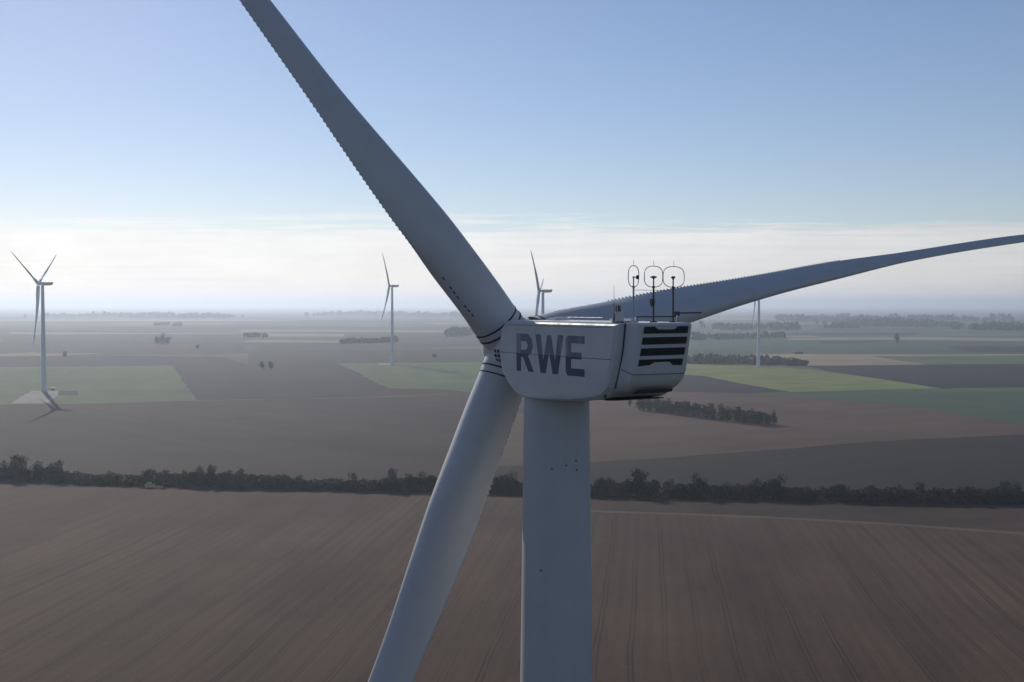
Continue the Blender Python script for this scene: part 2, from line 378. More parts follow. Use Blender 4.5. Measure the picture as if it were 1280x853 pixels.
SHAPE = {   # blade angle, chord and pitch-axis position along the span; the blade behind the nacelle is reshaped to face up and catch sky blue
    'common': (curve([1.6,6,12,20,33,57], [.36,.372,.481,.707,.812,.828]),
               curve([1.6,3.5,6,9,12,16,20,26,33,52,57], [2.5,2.64,2.676,2.753,2.561,2.213,2.124,1.783,1.273,.72,.25]),
               curve([1.6,6,12,57], [.5,.509,.483,.272]), 2.92, .335),
    'turned': (curve([1.6,6,12,20,33,57], [-.35,-.515,-.633,-.770,-.705,-.648]),
               curve([1.6,3.5,6,9,12,16,20,26,33,52,57], [2.5,2.70,2.647,2.548,2.364,1.974,1.694,1.413,.874,.62,.25]),
               curve([1.6,6,12,57], [.5,.544,.529,.204]), 3.0, .137)}
def section(s, seg=40, shape='common'):
    """one blade section for a blade pointing up +z in the rotor frame (x right, y upwind)"""
    c_phi, c_ch, c_pv, sweep, bend = SHAPE[shape]
    ch, tr, pv, ph = c_ch(s), THICK(s), c_pv(s), c_phi(s)
    kk = min(max((1-tr)/.55, 0), 1)
    cd = Vector((-math.cos(ph), -math.sin(ph), 0)); nd = Vector((math.sin(ph), -math.cos(ph), 0))
    q = (s/57)**2
    o = Vector((sweep*q, s*math.sin(.079)+bend*q, s*math.cos(.079)))
    pts = []
    for i in range(seg):
        T = 2*math.pi*i/seg; u = .5-.5*math.cos(T)
        af = (1.34 if math.sin(T) >= 0 else -.66)*.5*(2.969*math.sqrt(u)-1.26*u-3.516*u*u+2.843*u**3-1.015*u**4)
        v = (1-kk)*.5*math.sin(T)+kk*af
        pts.append(o+cd*((u-pv)*ch)+nd*(v*tr*ch))
    return pts, o, cd, nd, ch, pv
def blade_mesh(name, m, n_span, seg, shape='common'):
    b = MB(); ss = [1.75+(56.9-1.75)*(i/(n_span-1))**1.25 for i in range(n_span)]
    b.rings([section(s, seg, shape)[0] for s in ss])
    return b.mesh(name, m, 50)
def teeth_mesh(shape='common'):
    b = MB(); s = 7.0; rnd = random.Random(3)
    while s < 27:
        A = section(s, 40, shape)[0][20]; B = section(s+.26, 40, shape)[0][20]; _, o, cd, nd, ch, pv = section(s+.13, 40, shape)
        L = .10; tip = (A+B)/2+cd*L; e = nd*.012
        b.add([A-cd*.04+e, B-cd*.04+e, tip, A-cd*.04-e, B-cd*.04-e], [(0,1,2),(3,2,4),(0,2,3),(1,4,2),(0,3,4,1)])
        s += .27
    return b.mesh('trailing_edge_serration', M['serr'])
BLADE = blade_mesh('blade', M['blade'], 64, 56)
BLADE_FAR = blade_mesh('blade_far', M['far'], 22, 14)
TEETH = teeth_mesh()
BLADE_TURNED = blade_mesh('blade', M['blade'], 64, 56, 'turned'); TEETH_TURNED = teeth_mesh('turned')

TILT = .0373
def rotor_matrix(th, hub): return Matrix.Translation(hub) @ Matrix.Rotation(TILT, 4, 'X') @ Matrix.Rotation(th, 4, 'Y')

def nacelle_shell(seg_rear=True):
    """fibreglass body; y runs to the rotor, z measured from the camera-level datum (roof at -0.8)"""
    b = MB()
    side = [(1.58,-.90),(1.98,-1.22),(2.13,-1.86),(2.13,-2.54),(1.95,-3.2),(1.3,-3.8),(.75,-4.15),(.25,-4.33),(-.5,-4.385),(-1.8,-4.33),(-3.7,-4.12),(-4.95,-3.9),(-5.75,-3.72),(-6.25,-3.57),(-6.6,-3.33),(-6.8,-3.0),(-7.0,-2.5),(-7.16,-1.87),(-7.31,-.90)]
    outer = [(1.60,-.80),(2.10,-1.18),(2.27,-1.84),(2.27,-2.56),(2.08,-3.28),(1.40,-3.92),(.80,-4.30),(.25,-4.46),(-.5,-4.50),(-1.8,-4.46),(-3.7,-4.36),(-4.95,-4.26),(-5.75,-4.17),(-6.35,-4.02),(-6.85,-3.62),(-7.10,-3.1),(-7.30,-2.5),(-7.46,-1.87),(-7.64,-.80)]
    def ring(pts, x): return [(x*(.915 if i >= 13 and .7 < abs(x) < 1.8 else (.985 if i >= 13 and 1.8 < abs(x) < 1.94 else 1)), y, z) for i, (y, z) in enumerate(pts)]
    mid = [((a[0]*.35+c[0]*.65), (a[1]*.35+c[1]*.65)) for a, c in zip(side, outer)]
    b.rings([ring(side,-1.95), ring(mid,-1.90), ring(outer,-1.74), ring(outer,-.6), ring(outer,.6), ring(outer,1.74), ring(mid,1.90), ring(side,1.95)])
    return b
def rear_unit():
    b = MB(); rings = []
    for z, dy, k, wx in [(-.80,0,1,1.0),(-.86,-.03,1,1.0),(-1.5,.10,1,1),(-2.2,.225,1,1),(-2.85,.34,1,1),(-3.2,.50,.985,1),(-3.45,.70,.95,1),(-3.65,.98,.90,.97),(-3.80,1.40,.82,.93)]:
        yr = -8.40+dy; ys = -7.62+dy*.85
        c, w = 1.40*k, 1.62*wx
        cham = [(-w, ys+.35), (-w, ys), (-w+.10, ys-.16), (-c-.05, yr+.10), (-c+.06, yr), (c-.06, yr), (c+.05, yr+.10), (w-.10, ys-.16), (w, ys), (w, ys+.35)]
        rings.append([(x, y, z) for x, y in cham])
    b.rings(rings); return b
SHELL = nacelle_shell().mesh('nacelle', M['nacelle'], 20)

def letter_poly(name, outline, parent):
    """one printed letter: outline in metres (u along the side, v up), 4 mm proud of the shell"""
    bm = bmesh.new()
    vs = [bm.verts.new((-1.954, .58-u, -3.19+v)) for u, v in outline]
    f = bm.faces.new(vs); f.normal_update(); bmesh.ops.triangulate(bm, faces=[f]); bm.normal_update()
    if bm.faces[:][0].normal.x > 0: bmesh.ops.reverse_faces(bm, faces=bm.faces[:])
    me = bpy.data.meshes.new(name); bm.to_mesh(me); bm.free(); me.materials.append(M['letter'])
    return link(name, me, parent)

def main_turbine():
    a, D = .5446, 54.295
    base = Vector((2.1875, D, 0))
    t = empty('wind_turbine', base, a)
    tag(t, 'large near wind turbine with RWE lettering and black louvres on its nacelle', 'wind turbine', 'wind turbines on the plain')
    H = CAM_H
    # tower
    b = MB(); prof = [(0,2.25),(20,2.2),(45,2.1),(62,1.93),(71.7,1.777),(80,1.668),(85.2,1.60),(85.55,1.60)]
    b.rings([[(r*math.cos(2*math.pi*k/96), r*math.sin(2*math.pi*k/96), z) for k in range(96)] for z, r in prof])
    tw = b.build('tower', M['tower'], t, 40)
    for z, rr in ((27,2.19),(55,2.01)):
        b = MB(); b.rings([[((rr+dr)*math.cos(2*math.pi*k/64), (rr+dr)*math.sin(2*math.pi*k/64), z+dz) for k in range(64)] for dz, dr in ((-.06,.0),(-.05,.012),(.05,.012),(.06,0))], cap=False)
        b.build('flange_seam', M['tower'], tw, 40)
    for ang, z in ((-100,82.2),(-76,82.35),(-57,82.1),(-58,82.55),(-118,77.3),(-118,70.4)):
        b = MB(); an = R(ang)-a; rr = 1.60+(85.2-z)*.0131
        b.box((rr*math.cos(an), rr*math.sin(an), z), (.07,.07,.07), 0, Matrix.Rotation(an,3,'Z')); b.build('bolt', M['steel'], tw)
    # nacelle
    nc = link('nacelle', SHELL, t); nc.location.z = H
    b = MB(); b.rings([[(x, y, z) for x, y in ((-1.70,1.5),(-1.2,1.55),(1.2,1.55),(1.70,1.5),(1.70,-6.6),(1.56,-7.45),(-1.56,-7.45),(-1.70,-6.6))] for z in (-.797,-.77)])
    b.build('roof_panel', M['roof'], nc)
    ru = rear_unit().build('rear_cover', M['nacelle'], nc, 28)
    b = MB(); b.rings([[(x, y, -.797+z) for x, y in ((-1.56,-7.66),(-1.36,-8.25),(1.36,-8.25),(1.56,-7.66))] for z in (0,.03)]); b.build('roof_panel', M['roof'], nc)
    # seams
    b = MB()
    for i in range(24):
        y0 = 2.12-i*.385
        b.box((-1.951, y0-.19, -2.345), (.006, .385, .026))
    b.build('panel_seam', M['seal'], nc)
    b = MB(); b.box((-1.952, -2.85, -.985), (.006, 8.6, .016)); b.build('panel_seam', M['seal'], nc)
    b = MB()
    pts = [(-7.66,-.80),(-7.50,-1.87),(-7.34,-2.5),(-7.15,-3.1),(-6.93,-3.6)]
    b.tube([(-1.625, y-.03, z) for y, z in pts], .03, 6); b.build('panel_seam', M['seal'], nc)
    b = MB(); b.tube([(-1.63,-7.40,-2.75),(-1.46,-8.00,-2.95),(-1.36,-8.06,-2.96),(1.3,-8.06,-2.97)], .012, 5); b.build('panel_seam', M['seal'], nc)
    b = MB(); b.box((-1.72,-6.36,-3.86), (.04,.13,.36), 0, Matrix.Rotation(R(-12),3,'X')); b.build('drain_hatch', M['seal'], nc)
    # louvres on the sloping rear face
    def rear_y(z): return -8.43+.195*(-.86-z)-.05
    def louvre(poly):
        bm = bmesh.new()
        front = [bm.verts.new((x, rear_y(z)+.02, z)) for x, z in poly]; back = [bm.verts.new((x, rear_y(z)+.12, z)) for x, z in poly]
        bm.faces.new(front); bm.faces.new(back[::-1])
        for i in range(len(poly)): j = (i+1) % len(poly); bm.faces.new((front[i], back[i], back[j], front[j]))
        bmesh.ops.recalc_face_normals(bm, faces=bm.faces[:]); bm.normal_update(); bmesh.ops.triangulate(bm, faces=[f for f in bm.faces if len(f.verts) > 4])
        me = bpy.data.meshes.new('louvre'); bm.to_mesh(me); bm.free(); me.materials.append(M['louvre'])
        o = link('louvre', me, nc)
        zs = [p[1] for p in poly]; xs = [p[0] for p in poly]
        return o, min(zs), max(zs), min(xs), max(xs)
    W = 1.19
    polys = [[(-W,-1.215),(W,-1.215),(W,-.915),(.62,-.915),(.44,-1.05),(-.44,-1.05),(-.66,-.915),(-W,-.93)],
             [(-W-.02,-1.68),(W-.02,-1.67),(W,-1.37),(-W,-1.38)],
             [(-W-.05,-2.16),(W-.05,-2.15),(W-.03,-1.83),(-W-.02,-1.84)],
             [(-W-.09,-2.60),(-.66,-2.56),(-.44,-2.44),(.40,-2.44),(.58,-2.59),(W-.10,-2.61),(W-.06,-2.315),(-W-.05,-2.315)]]
    for pi, poly in enumerate(polys):
        o, z0, z1, x0, x1 = louvre(poly)
        k = 4 if pi in (1, 2) else 2
        za, zb = (z0, z1) if pi in (1, 2) else ((z0, -1.06) if pi == 0 else (-2.43, z1))
        sl = MB()
        for i in range(k):
            z = za+(zb-za)*(i+.5)/k
            sl.box(((x0+x1)/2, rear_y(z)+.005, z), (x1-x0-.08, .05, .018), 0, Matrix.Rotation(R(30),3,'X'))
        sl.build('slat_pack', M['steel'], nc)['kind'] = 'stuff'
    b = MB(); b.rings([[(x, y, z) for x, y, z in ((-.95,-7.62,-3.715+dz),(-.85,-7.74,-3.66+dz),(.9,-7.74,-3.66+dz),(1.0,-7.55,-3.73+dz),(.9,-7.25,-3.80+dz),(-.9,-7.25,-3.80+dz))] for dz in (-.045,.03)]); b.build('floor_vent', M['louvre'], nc)
    b = MB(); b.box((0,-6.2,-4.16), (2.6,.9,.05), 0, Matrix.Rotation(R(-4),3,'X')); b.build('floor_vent', M['louvre'], nc)
    # lettering
    hh = 1.80; s = .42
    Rl = [(0,0),(s,0),(s,.66),(.62,.66),(1.08,0),(1.58,0),(1.04,.74),(1.36,.90),(1.50,1.22),(1.36,1.60),(1.02,hh),(s,hh),(s,1.42),(.92,1.42),(1.04,1.22),(.92,1.02),(s,1.02),(s,1.42),(s,hh),(0,hh)]
    Rl = [(0,0),(s,0),(s,.68),(.60,.68),(1.08,0),(1.58,0),(1.06,.76),(1.34,.90),(1.50,1.24),(1.38,1.58),(1.04,hh),(s+.001,hh),(s+.001,1.44),(.88,1.44),(1.04,1.24),(.88,1.04),(s,1.04),(s,hh),(0,hh)]
    letter_poly('letter', Rl, nc)
    w0 = 1.70
    Wl = [(0,hh),(.46,hh),(.70,.62),(1.02,hh-.02),(1.36,hh-.02),(1.68,.62),(1.92,hh),(2.38,hh),(1.93,0),(1.47,0),(1.19,.98),(.91,0),(.45,0)]
    letter_poly('letter', [(w0+u, v) for u, v in Wl], nc)
    e0 = 4.25
    El = [(.16,0),(1.50,0),(1.50,.34),(.44,.34),(.44,.76),(1.28,.76),(1.28,1.06),(.44,1.06),(.44,1.46),(1.50,1.46),(1.50,hh),(.16,hh),(0,hh-.16),(0,.16)]
    letter_poly('letter', [(e0+u, v) for u, v in El], nc)
    # roof gear
    zr = -.77
    for i, (x, hx, hw, rot) in enumerate(((-1.02,-1.02,.56,0),(.06,.06,1.0,0),(1.14,1.17,1.18,0))):
        b = MB(); y = -7.45
        b.box((x,y,zr+.03), (.22,.22,.06)); b.tube([(x,y,zr),(x,y,.78)], .042, 10); b.tube([(x,y,.78),(x,y,1.14)], .03, 10); b.tube([(x,y,.70),(x,y,.80)], .06, 10)
        mo = b.build('sensor_mast', M['steel'] if i else M['galv'], nc, 40)
        b = MB()
        if i == 0:
            b.tube([(x,y,1.14),(x,y,1.20)], .05, 10); b.tube([(x,y,1.17),(x+.2,y,1.17)], .014, 6)
            b.rings([[(x+.2+.07*math.cos(k*math.pi/5)*f, y+.07*math.sin(k*math.pi/5)*f, 1.17+dz) for k in range(10)] for dz, f in ((-.09,.5),(-.03,1),(.05,1),(.09,.4))])
        else:
            b.tube([(x,y,1.10),(x,y,1.16)], .05, 10); b.rings([[(x+r*math.cos(k*math.pi/6), y+r*math.sin(k*math.pi/6), z) for k in range(12)] for z, r in ((1.13,.05),(1.17,.15 if i == 1 else .1),(1.20,.15 if i == 1 else .1),(1.24,.05))])
        b.build('wind_sensor', M['steel'], nc, 40)
        if i == 1:
            b = MB(); b.box((x-.09,y-.03,.12), (.16,.14,.26)); b.box((x-.06,y,-.05), (.1,.1,.1)); b.build('junction_box', M['steel'], nc)
        b = MB(); hp = []
        zlo, zhi = .755, 1.655; r = hw/2; mid = (zlo+zhi)/2; cut = .62 if i else 1.0
        for k in range(40):
            A = 2*math.pi*k/40; ca, sa = math.cos(A), math.sin(A)
            ex = 3.6 if i else 2.6
            den = (abs(ca)**ex+abs(sa)**ex)**(1/ex)
            px, pz = ca/den, sa/den
            pz = pz*(1-.16*abs(px)**2) if i else pz
            hp.append((hx+r*px, y, mid+(zhi-zlo)/2*pz))
        b.tube(hp, .017, 6, closed=True); b.tube([(hx,y,zhi),(hx,y,zhi+.24)], .008, 5); b.tube([(x,y,zlo-.03),(x,y,zlo+.03)], .05, 8)
        b.build('lightning_hoop', M['steel'], nc, 50)
    b = MB(); b.tube([(-1.02,-7.45,.62),(1.14,-7.45,.62)], .011, 6); b.build('cross_rod', M['galv'], nc)
    b = MB(); b.tube([(-.86,-7.5,-.52),(1.30,-7.5,-.52)], .03, 8); b.box((-.86,-7.5,-.65), (.05,.05,.28)); b.box((1.3,-7.5,-.65), (.05,.05,.28)); b.build('handrail', M['steel'], nc)
    b = MB(); b.box((1.31,-7.5,-.40), (.18,.18,.20)); b.tube([(1.31,-7.5,-.37),(2.70,-7.5,-.355)], .032, 8); b.tube([(1.31,-7.5,-.80),(1.31,-7.5,-.4)], .03, 6); b.build('boom_arm', M['steel'], nc)
    b = MB(); b.tube([(1.10,-7.7,-.78),(1.22,-7.62,-.46)], .025, 6); b.build('bracket', M['white'], nc)
    b = MB(); b.box((-1.50,-7.0,-.57), (.36,.36,.42)); b.build('beacon_base', M['nacelle'], nc)
    b = MB(); b.rings([[(-1.50+r*math.cos(k*math.pi/8), -7.0+r*math.sin(k*math.pi/8), z) for k in range(16)] for z, r in ((-.35,.10),(-.30,.12),(-.08,.12),(-.02,.08))]); b.build('obstruction_light', M['red'], nc, 40)
    b = MB()
    for sx in (-.16,.16):
        for sy in (-.16,.16): b.box((-1.50+sx,-7.0+sy,-.17), (.025,.025,.36))
    b.box((-1.5,-7.16,.005),(.36,.05,.04)); b.box((-1.5,-6.84,.005),(.36,.05,.04)); b.box((-1.5,-7.16,-.32),(.36,.05,.05)); b.build('lamp_guard', M['white'], nc)
    b = MB(); b.tube([(-1.70,-6.98,-.78),(-1.70,-6.98,.82)], [.016,.006], 6); b.tube([(-1.70,-6.98,-.78),(-1.70,-6.98,-.5)], .025, 6); b.build('whip_antenna', M['steel'], nc)
    b = MB(); b.tube([(-1.0,-7.72,-.78),(-1.12,-7.70,-.58)], .04, 6); b.box((-1.1,-7.7,-.74),(.22,.12,.10)); b.tube([(-1.05,-7.6,-.6),(-.75,-7.6,-.56)], .025, 6); b.build('bracket', M['galv'], nc)
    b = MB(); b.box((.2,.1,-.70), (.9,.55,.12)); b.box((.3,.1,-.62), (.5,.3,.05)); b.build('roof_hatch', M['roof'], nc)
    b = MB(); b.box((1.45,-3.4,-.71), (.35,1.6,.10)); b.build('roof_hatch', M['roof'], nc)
    b = MB(); b.box((-1.25,-7.15,-.74), (.9,.10,.05)); b.box((-1.3,-6.6,-.745), (.3,.3,.045)); b.build('cable_tray', M['steel'], nc)
    for k in range(7):
        b = MB(); y = 1.5-k*.5; b.tube([(1.3,y,-.78),(1.3,y,-.62)], .02, 5); b.tube([(1.3,y,-.63),(1.3,y-.5,-.63)], .012, 5); b.build('rope_eye', M['galv'], nc)
    # hub
    hub = Vector((0, 3.951*math.cos(TILT), H-2.160))
    hb = MB(); MR = Matrix.Translation(hub) @ Matrix.Rotation(TILT, 4, 'X')
    rr = []
    for y, r in [(-2.2,1.30),(-1.55,1.34),(-1.45,1.46),(-1.2,1.50),(0,1.52),(.7,1.50),(1.05,1.36),(1.32,1.05),(1.48,.6),(1.52,.15)]:
        rr.append([MR @ Vector((r*math.cos(2*math.pi*k/48), y, r*math.sin(2*math.pi*k/48))) for k in range(48)])
    hb.rings(rr); hu = hb.build('rotor_hub', M['nacelle'], t, 30)
    def hub_tube(th, prof, name, m):
        q = MB(); mm = rotor_matrix(th, hub); rs = []
        for s_, r in prof:
            c = Vector((0, s_*math.sin(.079), s_*math.cos(.079)))
            rs.append([mm @ (c+Vector((r*math.cos(2*math.pi*k/48), r*math.sin(2*math.pi*k/48), 0))) for k in range(48)])
        q.rings(rs); return q.build(name, m, hu, 35)
    for i, th in enumerate((-.7128, -.7128-2*math.pi/3, -.7128+2*math.pi/3)):
        hub_tube(th, [(0,1.27),(1.40,1.27),(1.74,1.255)], 'root_collar', M['nacelle'])
        hub_tube(th, [(1.30,1.28),(1.31,1.305),(1.38,1.305),(1.39,1.28)], 'root_seal', M['seal'])
        hub_tube(th, [(1.70,1.26),(1.71,1.285),(1.77,1.285),(1.78,1.25)], 'root_seal', M['seal'])
        sh = 'turned' if i == 2 else 'common'
        bl = link('blade', BLADE_TURNED if i == 2 else BLADE, t); bl.matrix_local = rotor_matrix(th, hub)
        link('trailing_edge_serration', TEETH_TURNED if i == 2 else TEETH, bl)
        rnd = random.Random(5); mk = MB()
        for k in range(9):                       # illegible maker's print by the root
            s0 = 3.0+k*.30; pts, o, cd, nd, ch, pv = section(s0, 160, sh)
            q = section(s0+.17, 160, sh)[0]; off = ((pts[71]-o).normalized())*.006
            if k % 4 != 3: mk.add([pts[71]+off, q[71]+off, q[73]+off, pts[73]+off], [(0,1,2,3)])
        mk.build('printed_marking', M['mark'], bl)['kind'] = 'stuff'
    # square vents on the hub shroud
    for iy in range(2):
        for iz in range(3):
            b = MB(); z = -.16-iz*.24; r = 1.512
            x = -math.sqrt(r*r-z*z)
            b.box(MR @ Vector((x, -.88+iy*.32, z)), (.05,.17,.16), 0, Matrix.Rotation(math.atan2(-z, -x)*-1,3,'Y')); b.build('vent_hole', M['louvre'], hu)
    b = MB()
    for k in range(5): b.box(MR @ Vector((.1+.28*k, -1.35, 1.50-.05*k)), (.16,.22,.16))
    b.build('cable_clamp', M['steel'], hu)
    return t
main_turbine()

def far_turbine(px, py, hubz, rad, yaw, th0, label):
    p = at(px, py); k = rad/57.0
    t = empty('wind_turbine', p, yaw); tag(t, label, 'wind turbine', 'wind turbines on the plain')
    b = MB(); b.rings([[(r*math.cos(2*math.pi*j/24), r*math.sin(2*math.pi*j/24), z) for j in range(24)] for z, r in ((0,2.5),(.25*hubz,2.35),(.6*hubz,1.95),(hubz-1.8,1.5))])
    b.build('tower', M['far'], t, 40)
    n_ = link('nacelle', SHELL, t); n_.location = (0, -1.2, hubz+2.4)
    n_.scale = (.95, 1.22, .95)
    hub = Vector((0, 4.3, hubz)); b = MB(); MR = Matrix.Translation(hub) @ Matrix.Rotation(TILT, 4, 'X')
    b.rings([[MR @ Vector((r*math.cos(2*math.pi*j/20), y, r*math.sin(2*math.pi*j/20))) for j in range(20)] for y, r in ((-2.6,1.4),(-1.4,1.6),(.9,1.6),(1.5,1.2),(1.9,.4))])
    b.build('rotor_hub', M['far'], t, 40)
    for i in range(3):
        bl = link('blade', BLADE_FAR, t); bl.matrix_local = rotor_matrix(th0+i*2*math.pi/3, hub) @ Matrix.Rotation(.05, 4, 'X') @ Matrix.Rotation(R(38), 4, 'Z') @ Matrix.Diagonal((k*1.25, k*1.25, k, 1))
far_turbine(55, 490.0, 111.5, 64.0, R(90), R(180), 'wind turbine standing on a pale gravel pad in a green field')
far_turbine(490.5, 455.5, 118, 59.0, R(82), R(207), 'wind turbine at the edge of a green field beside a dark ploughed field')
far_turbine(678.5, 482.6, 105, 61.0, R(80), R(196), 'wind turbine seen just above the roof of the lettered nacelle')
far_turbine(948, 459.3, 106.5, 45.0, R(84), R(180), 'wind turbine behind the yellow green meadow beside a strip of wood')

# transformer kiosk by the far turbine on the gravel pad
def kiosk(px, py, d, label):
    p = at(px, py); t = empty('transformer_kiosk', p + Vector((0,0,.25)), .3); tag(t, label, 'kiosk')
    b = MB(); b.box((0,0,d[2]/2), d); b.build('cabinet', M['wallw'], t)
    b = MB(); b.box((0,0,d[2]+.12), (d[0]+.4,d[1]+.4,.22)); b.build('roof', M['rooff'], t)
    b = MB(); b.box((0,-d[1]/2-.03,d[2]*.45), (1.1,.05,d[2]*.8)); b.build('door', M['steel'], t)
kiosk(66, 488.5, (3.4,2.6,2.6), 'small white transformer kiosk on gravel beside the foot of a turbine')

# ------------------------------------------------------------ trees
def crown_mesh(name, w, h, base, n_leaf, size, m, seed, lobes=9, upright=.0):
    """leaf faces spread through several uneven clumps"""
    rnd = random.Random(seed); b = MB(); cl = []
    for i in range(lobes):
        a = rnd.uniform(0, 2*math.pi); z = base+(h-base)*rnd.uniform(.12, .9)
        taper = 1-.55*max(0, (z-base)/(h-base)-.35)
        r = w/2*rnd.uniform(.15, .62)*taper
        cl.append((Vector((r*math.cos(a), r*math.sin(a), z)), w*rnd.uniform(.16, .28), (h-base)*rnd.uniform(.13, .24)))
    for k in range(n_leaf):
        c, rw, rh = rnd.choice(cl)
        d = Vector((rnd.gauss(0,1), rnd.gauss(0,1), rnd.gauss(0,1))).normalized()*rnd.uniform(.35, 1.08)**.6
        p = c+Vector((d.x*rw, d.y*rw, d.z*rh)); p.z = max(p.z, base*.5+.1)
        s = size*rnd.uniform(.55, 1.3)
        u = Vector((rnd.gauss(0,1), rnd.gauss(0,1), rnd.gauss(0,1))).normalized(); v = u.orthogonal().normalized()
        v = Matrix.Rotation(rnd.uniform(0, 6.28), 3, u) @ v
        b.add([p-u*s*.5, p+v*s*.42, p+u*s*.55, p-v*s*.36], [(0,1,2,3)])
    return b.mesh(name, m)
def trunk_mesh(name, h, r, w, seed):
    rnd = random.Random(seed); b = MB()
    b.tube([(0,0,-.2),(rnd.uniform(-.1,.1),0,h*.35),(rnd.uniform(-.2,.2),rnd.uniform(-.2,.2),h*.75)], [r, r*.75, r*.3], 6)
    for k in range(5):
        a = k*1.26+rnd.uniform(-.3,.3); z = h*rnd.uniform(.25,.55)
        b.tube([(0,0,z),(math.cos(a)*w*.2, math.sin(a)*w*.2, z+h*.14),(math.cos(a)*w*.36, math.sin(a)*w*.36, z+h*.3)], [r*.45, r*.3, r*.1], 5)
    return b.mesh(name, M['bark'])
KIND = {}
def kind(key, *variants): KIND[key] = variants
kind('shrub', *[(crown_mesh('shrub_foliage', w, h, .2, nl, .62, M[m], sd, lb), trunk_mesh('shrub_stem', h, .14, w, sd)) for w, h, nl, m, sd, lb in
     ((7.5,5.2,900,'leaf',1,16),(6.5,6.4,900,'leaf',2,15),(8.5,4.6,900,'leaf_dark',3,18),(6.0,5.9,480,'twig',4,15),(7,6.0,900,'leaf_dark',5,15))])
kind('tree', *[(crown_mesh('tree_crown', w, h, bs, nl, .62, M[m], sd, lb), trunk_mesh('tree_trunk', h, .26, w, sd)) for w, h, bs, nl, m, sd, lb in
     ((8.5,10.5,1.2,1300,'leaf',11,20),(9.5,9.2,1.0,1300,'leaf_dark',12,20),(7.0,11.5,1.4,1100,'leaf_dark',13,18),(7.5,9.6,1.2,600,'twig',14,18))])
kind('wood', *[(crown_mesh('wood_crown', w, h, bs, nl, .95, M['leaf_dark'], sd, lb), trunk_mesh('wood_trunk', h, .3, w, sd)) for w, h, bs, nl, sd, lb in
     ((9,13,.6,800,21,18),(8,14.5,.8,800,22,17),(10,12,.5,850,23,19))])
def plant(k, v, p, sc_, rz, name, label, cat, group=None):
    cr, tr = KIND[k][v % len(KIND[k])]
    t = empty(name, p, rz); t.scale = (sc_[0], sc_[0], sc_[1]) if isinstance(sc_, tuple) else (sc_,)*3
    tag(t, label, cat, group)
    link('crown', cr, t); link('trunk', tr, t)
    return t
rnd = random.Random(77)
def hedge_y(x):
    for a, b in zip(HEDGE, HEDGE[1:]):
        if a[0] <= x <= b[0]: return a[1]+(b[1]-a[1])*(x-a[0])/(b[0]-a[0])
    return HEDGE[-1][1]
x = -58.0; i = 0
while x < 1378:
    for row in range(2):
        if i < 296:
            px = x+rnd.uniform(-3, 3); p = at(px, hedge_y(px)-1.5)+Vector((0, rnd.uniform(0, 2)+row*5.5, 0))
            dense = .75 if 85 < px < 170 else (.80 if 360 < px < 470 else 1.0)
            plant('shrub', rnd.choice((0,0,1,2,2,3,4)), p, (rnd.uniform(.95,1.3), dense*rnd.uniform(.85,1.25)), rnd.uniform(0,6.28), 'hedge_shrub',
                  'low dark shrub grown together with its neighbours in the long hedgerow between the fields', 'shrub', 'shrubs of the long hedgerow')
            i += 1
    x += 10.0
for px, s_, v in ((4,.78,0),(17,1.02,2),(24,.98,0),(44,.92,1),(62,.90,3),(70,.85,0),(134,.6,1),(180,.66,1),(232,.8,3),(250,.78,0),(263,.84,2),(282,.78,1),(298,.72,0),(345,.66,3),(372,.62,1),(440,.68,0),(490,.86,2),(512,.80,1),(528,.75,0),(560,.68,3),(622,.82,1),(641,.80,0),(748,.86,3),(764,.90,3),(786,.80,1),(797,1.03,2),(803,.94,0),(838,.82,3),(872,.90,0),(878,.90,1),(908,.70,1),(935,.74,3),(945,.76,0),(968,.92,1),(976,.90,0),(1012,.66,3),(1052,.70,1),(1085,.70,3),(1128,.64,0),(1152,.74,2),(1172,.66,3),(1202,.68,1),(1238,.70,3),(1258,.80,2),(1271,.78,0)):
    p = at(px, hedge_y(px)-2.2)+Vector((0, 2.0, 0))
    lab = ('bare brownish tree standing taller than the hedgerow shrubs around it' if v == 3 else 'leafy tree standing taller than the hedgerow shrubs around it')
    plant('tree', v, p, (s_*1.05, s_*1.14), rnd.uniform(0, 6.28), 'hedgerow_tree', lab, 'tree', 'trees of the long hedgerow')
# copse beyond the hedge
A, B = at(794, 512.5), at(958, 533.5)
dirv = (B-A); nrm = Vector((-dirv.y, dirv.x, 0)).normalized()
if nrm.y < 0: nrm = -nrm
for k in range(54):
    t = (k//3+rnd.uniform(-.25,.25)+.5)/18; row = k % 3
    s_ = rnd.uniform(.70, .98)
    plant('wood', rnd.randrange(3), A+dirv*t+nrm*(row*6.5+rnd.uniform(-1.5,1.5)), (s_*.95, s_*(.92 if t > .1 else .8)), rnd.uniform(0,6.28), 'copse_tree',
          'dark leafy tree crowded in the narrow copse on the pale brown field', 'tree', 'trees of the narrow copse')
plant('wood', 1, at(787.5, 508), .52, 0, 'lone_tree', 'small lone tree off the end of the narrow copse', 'tree')

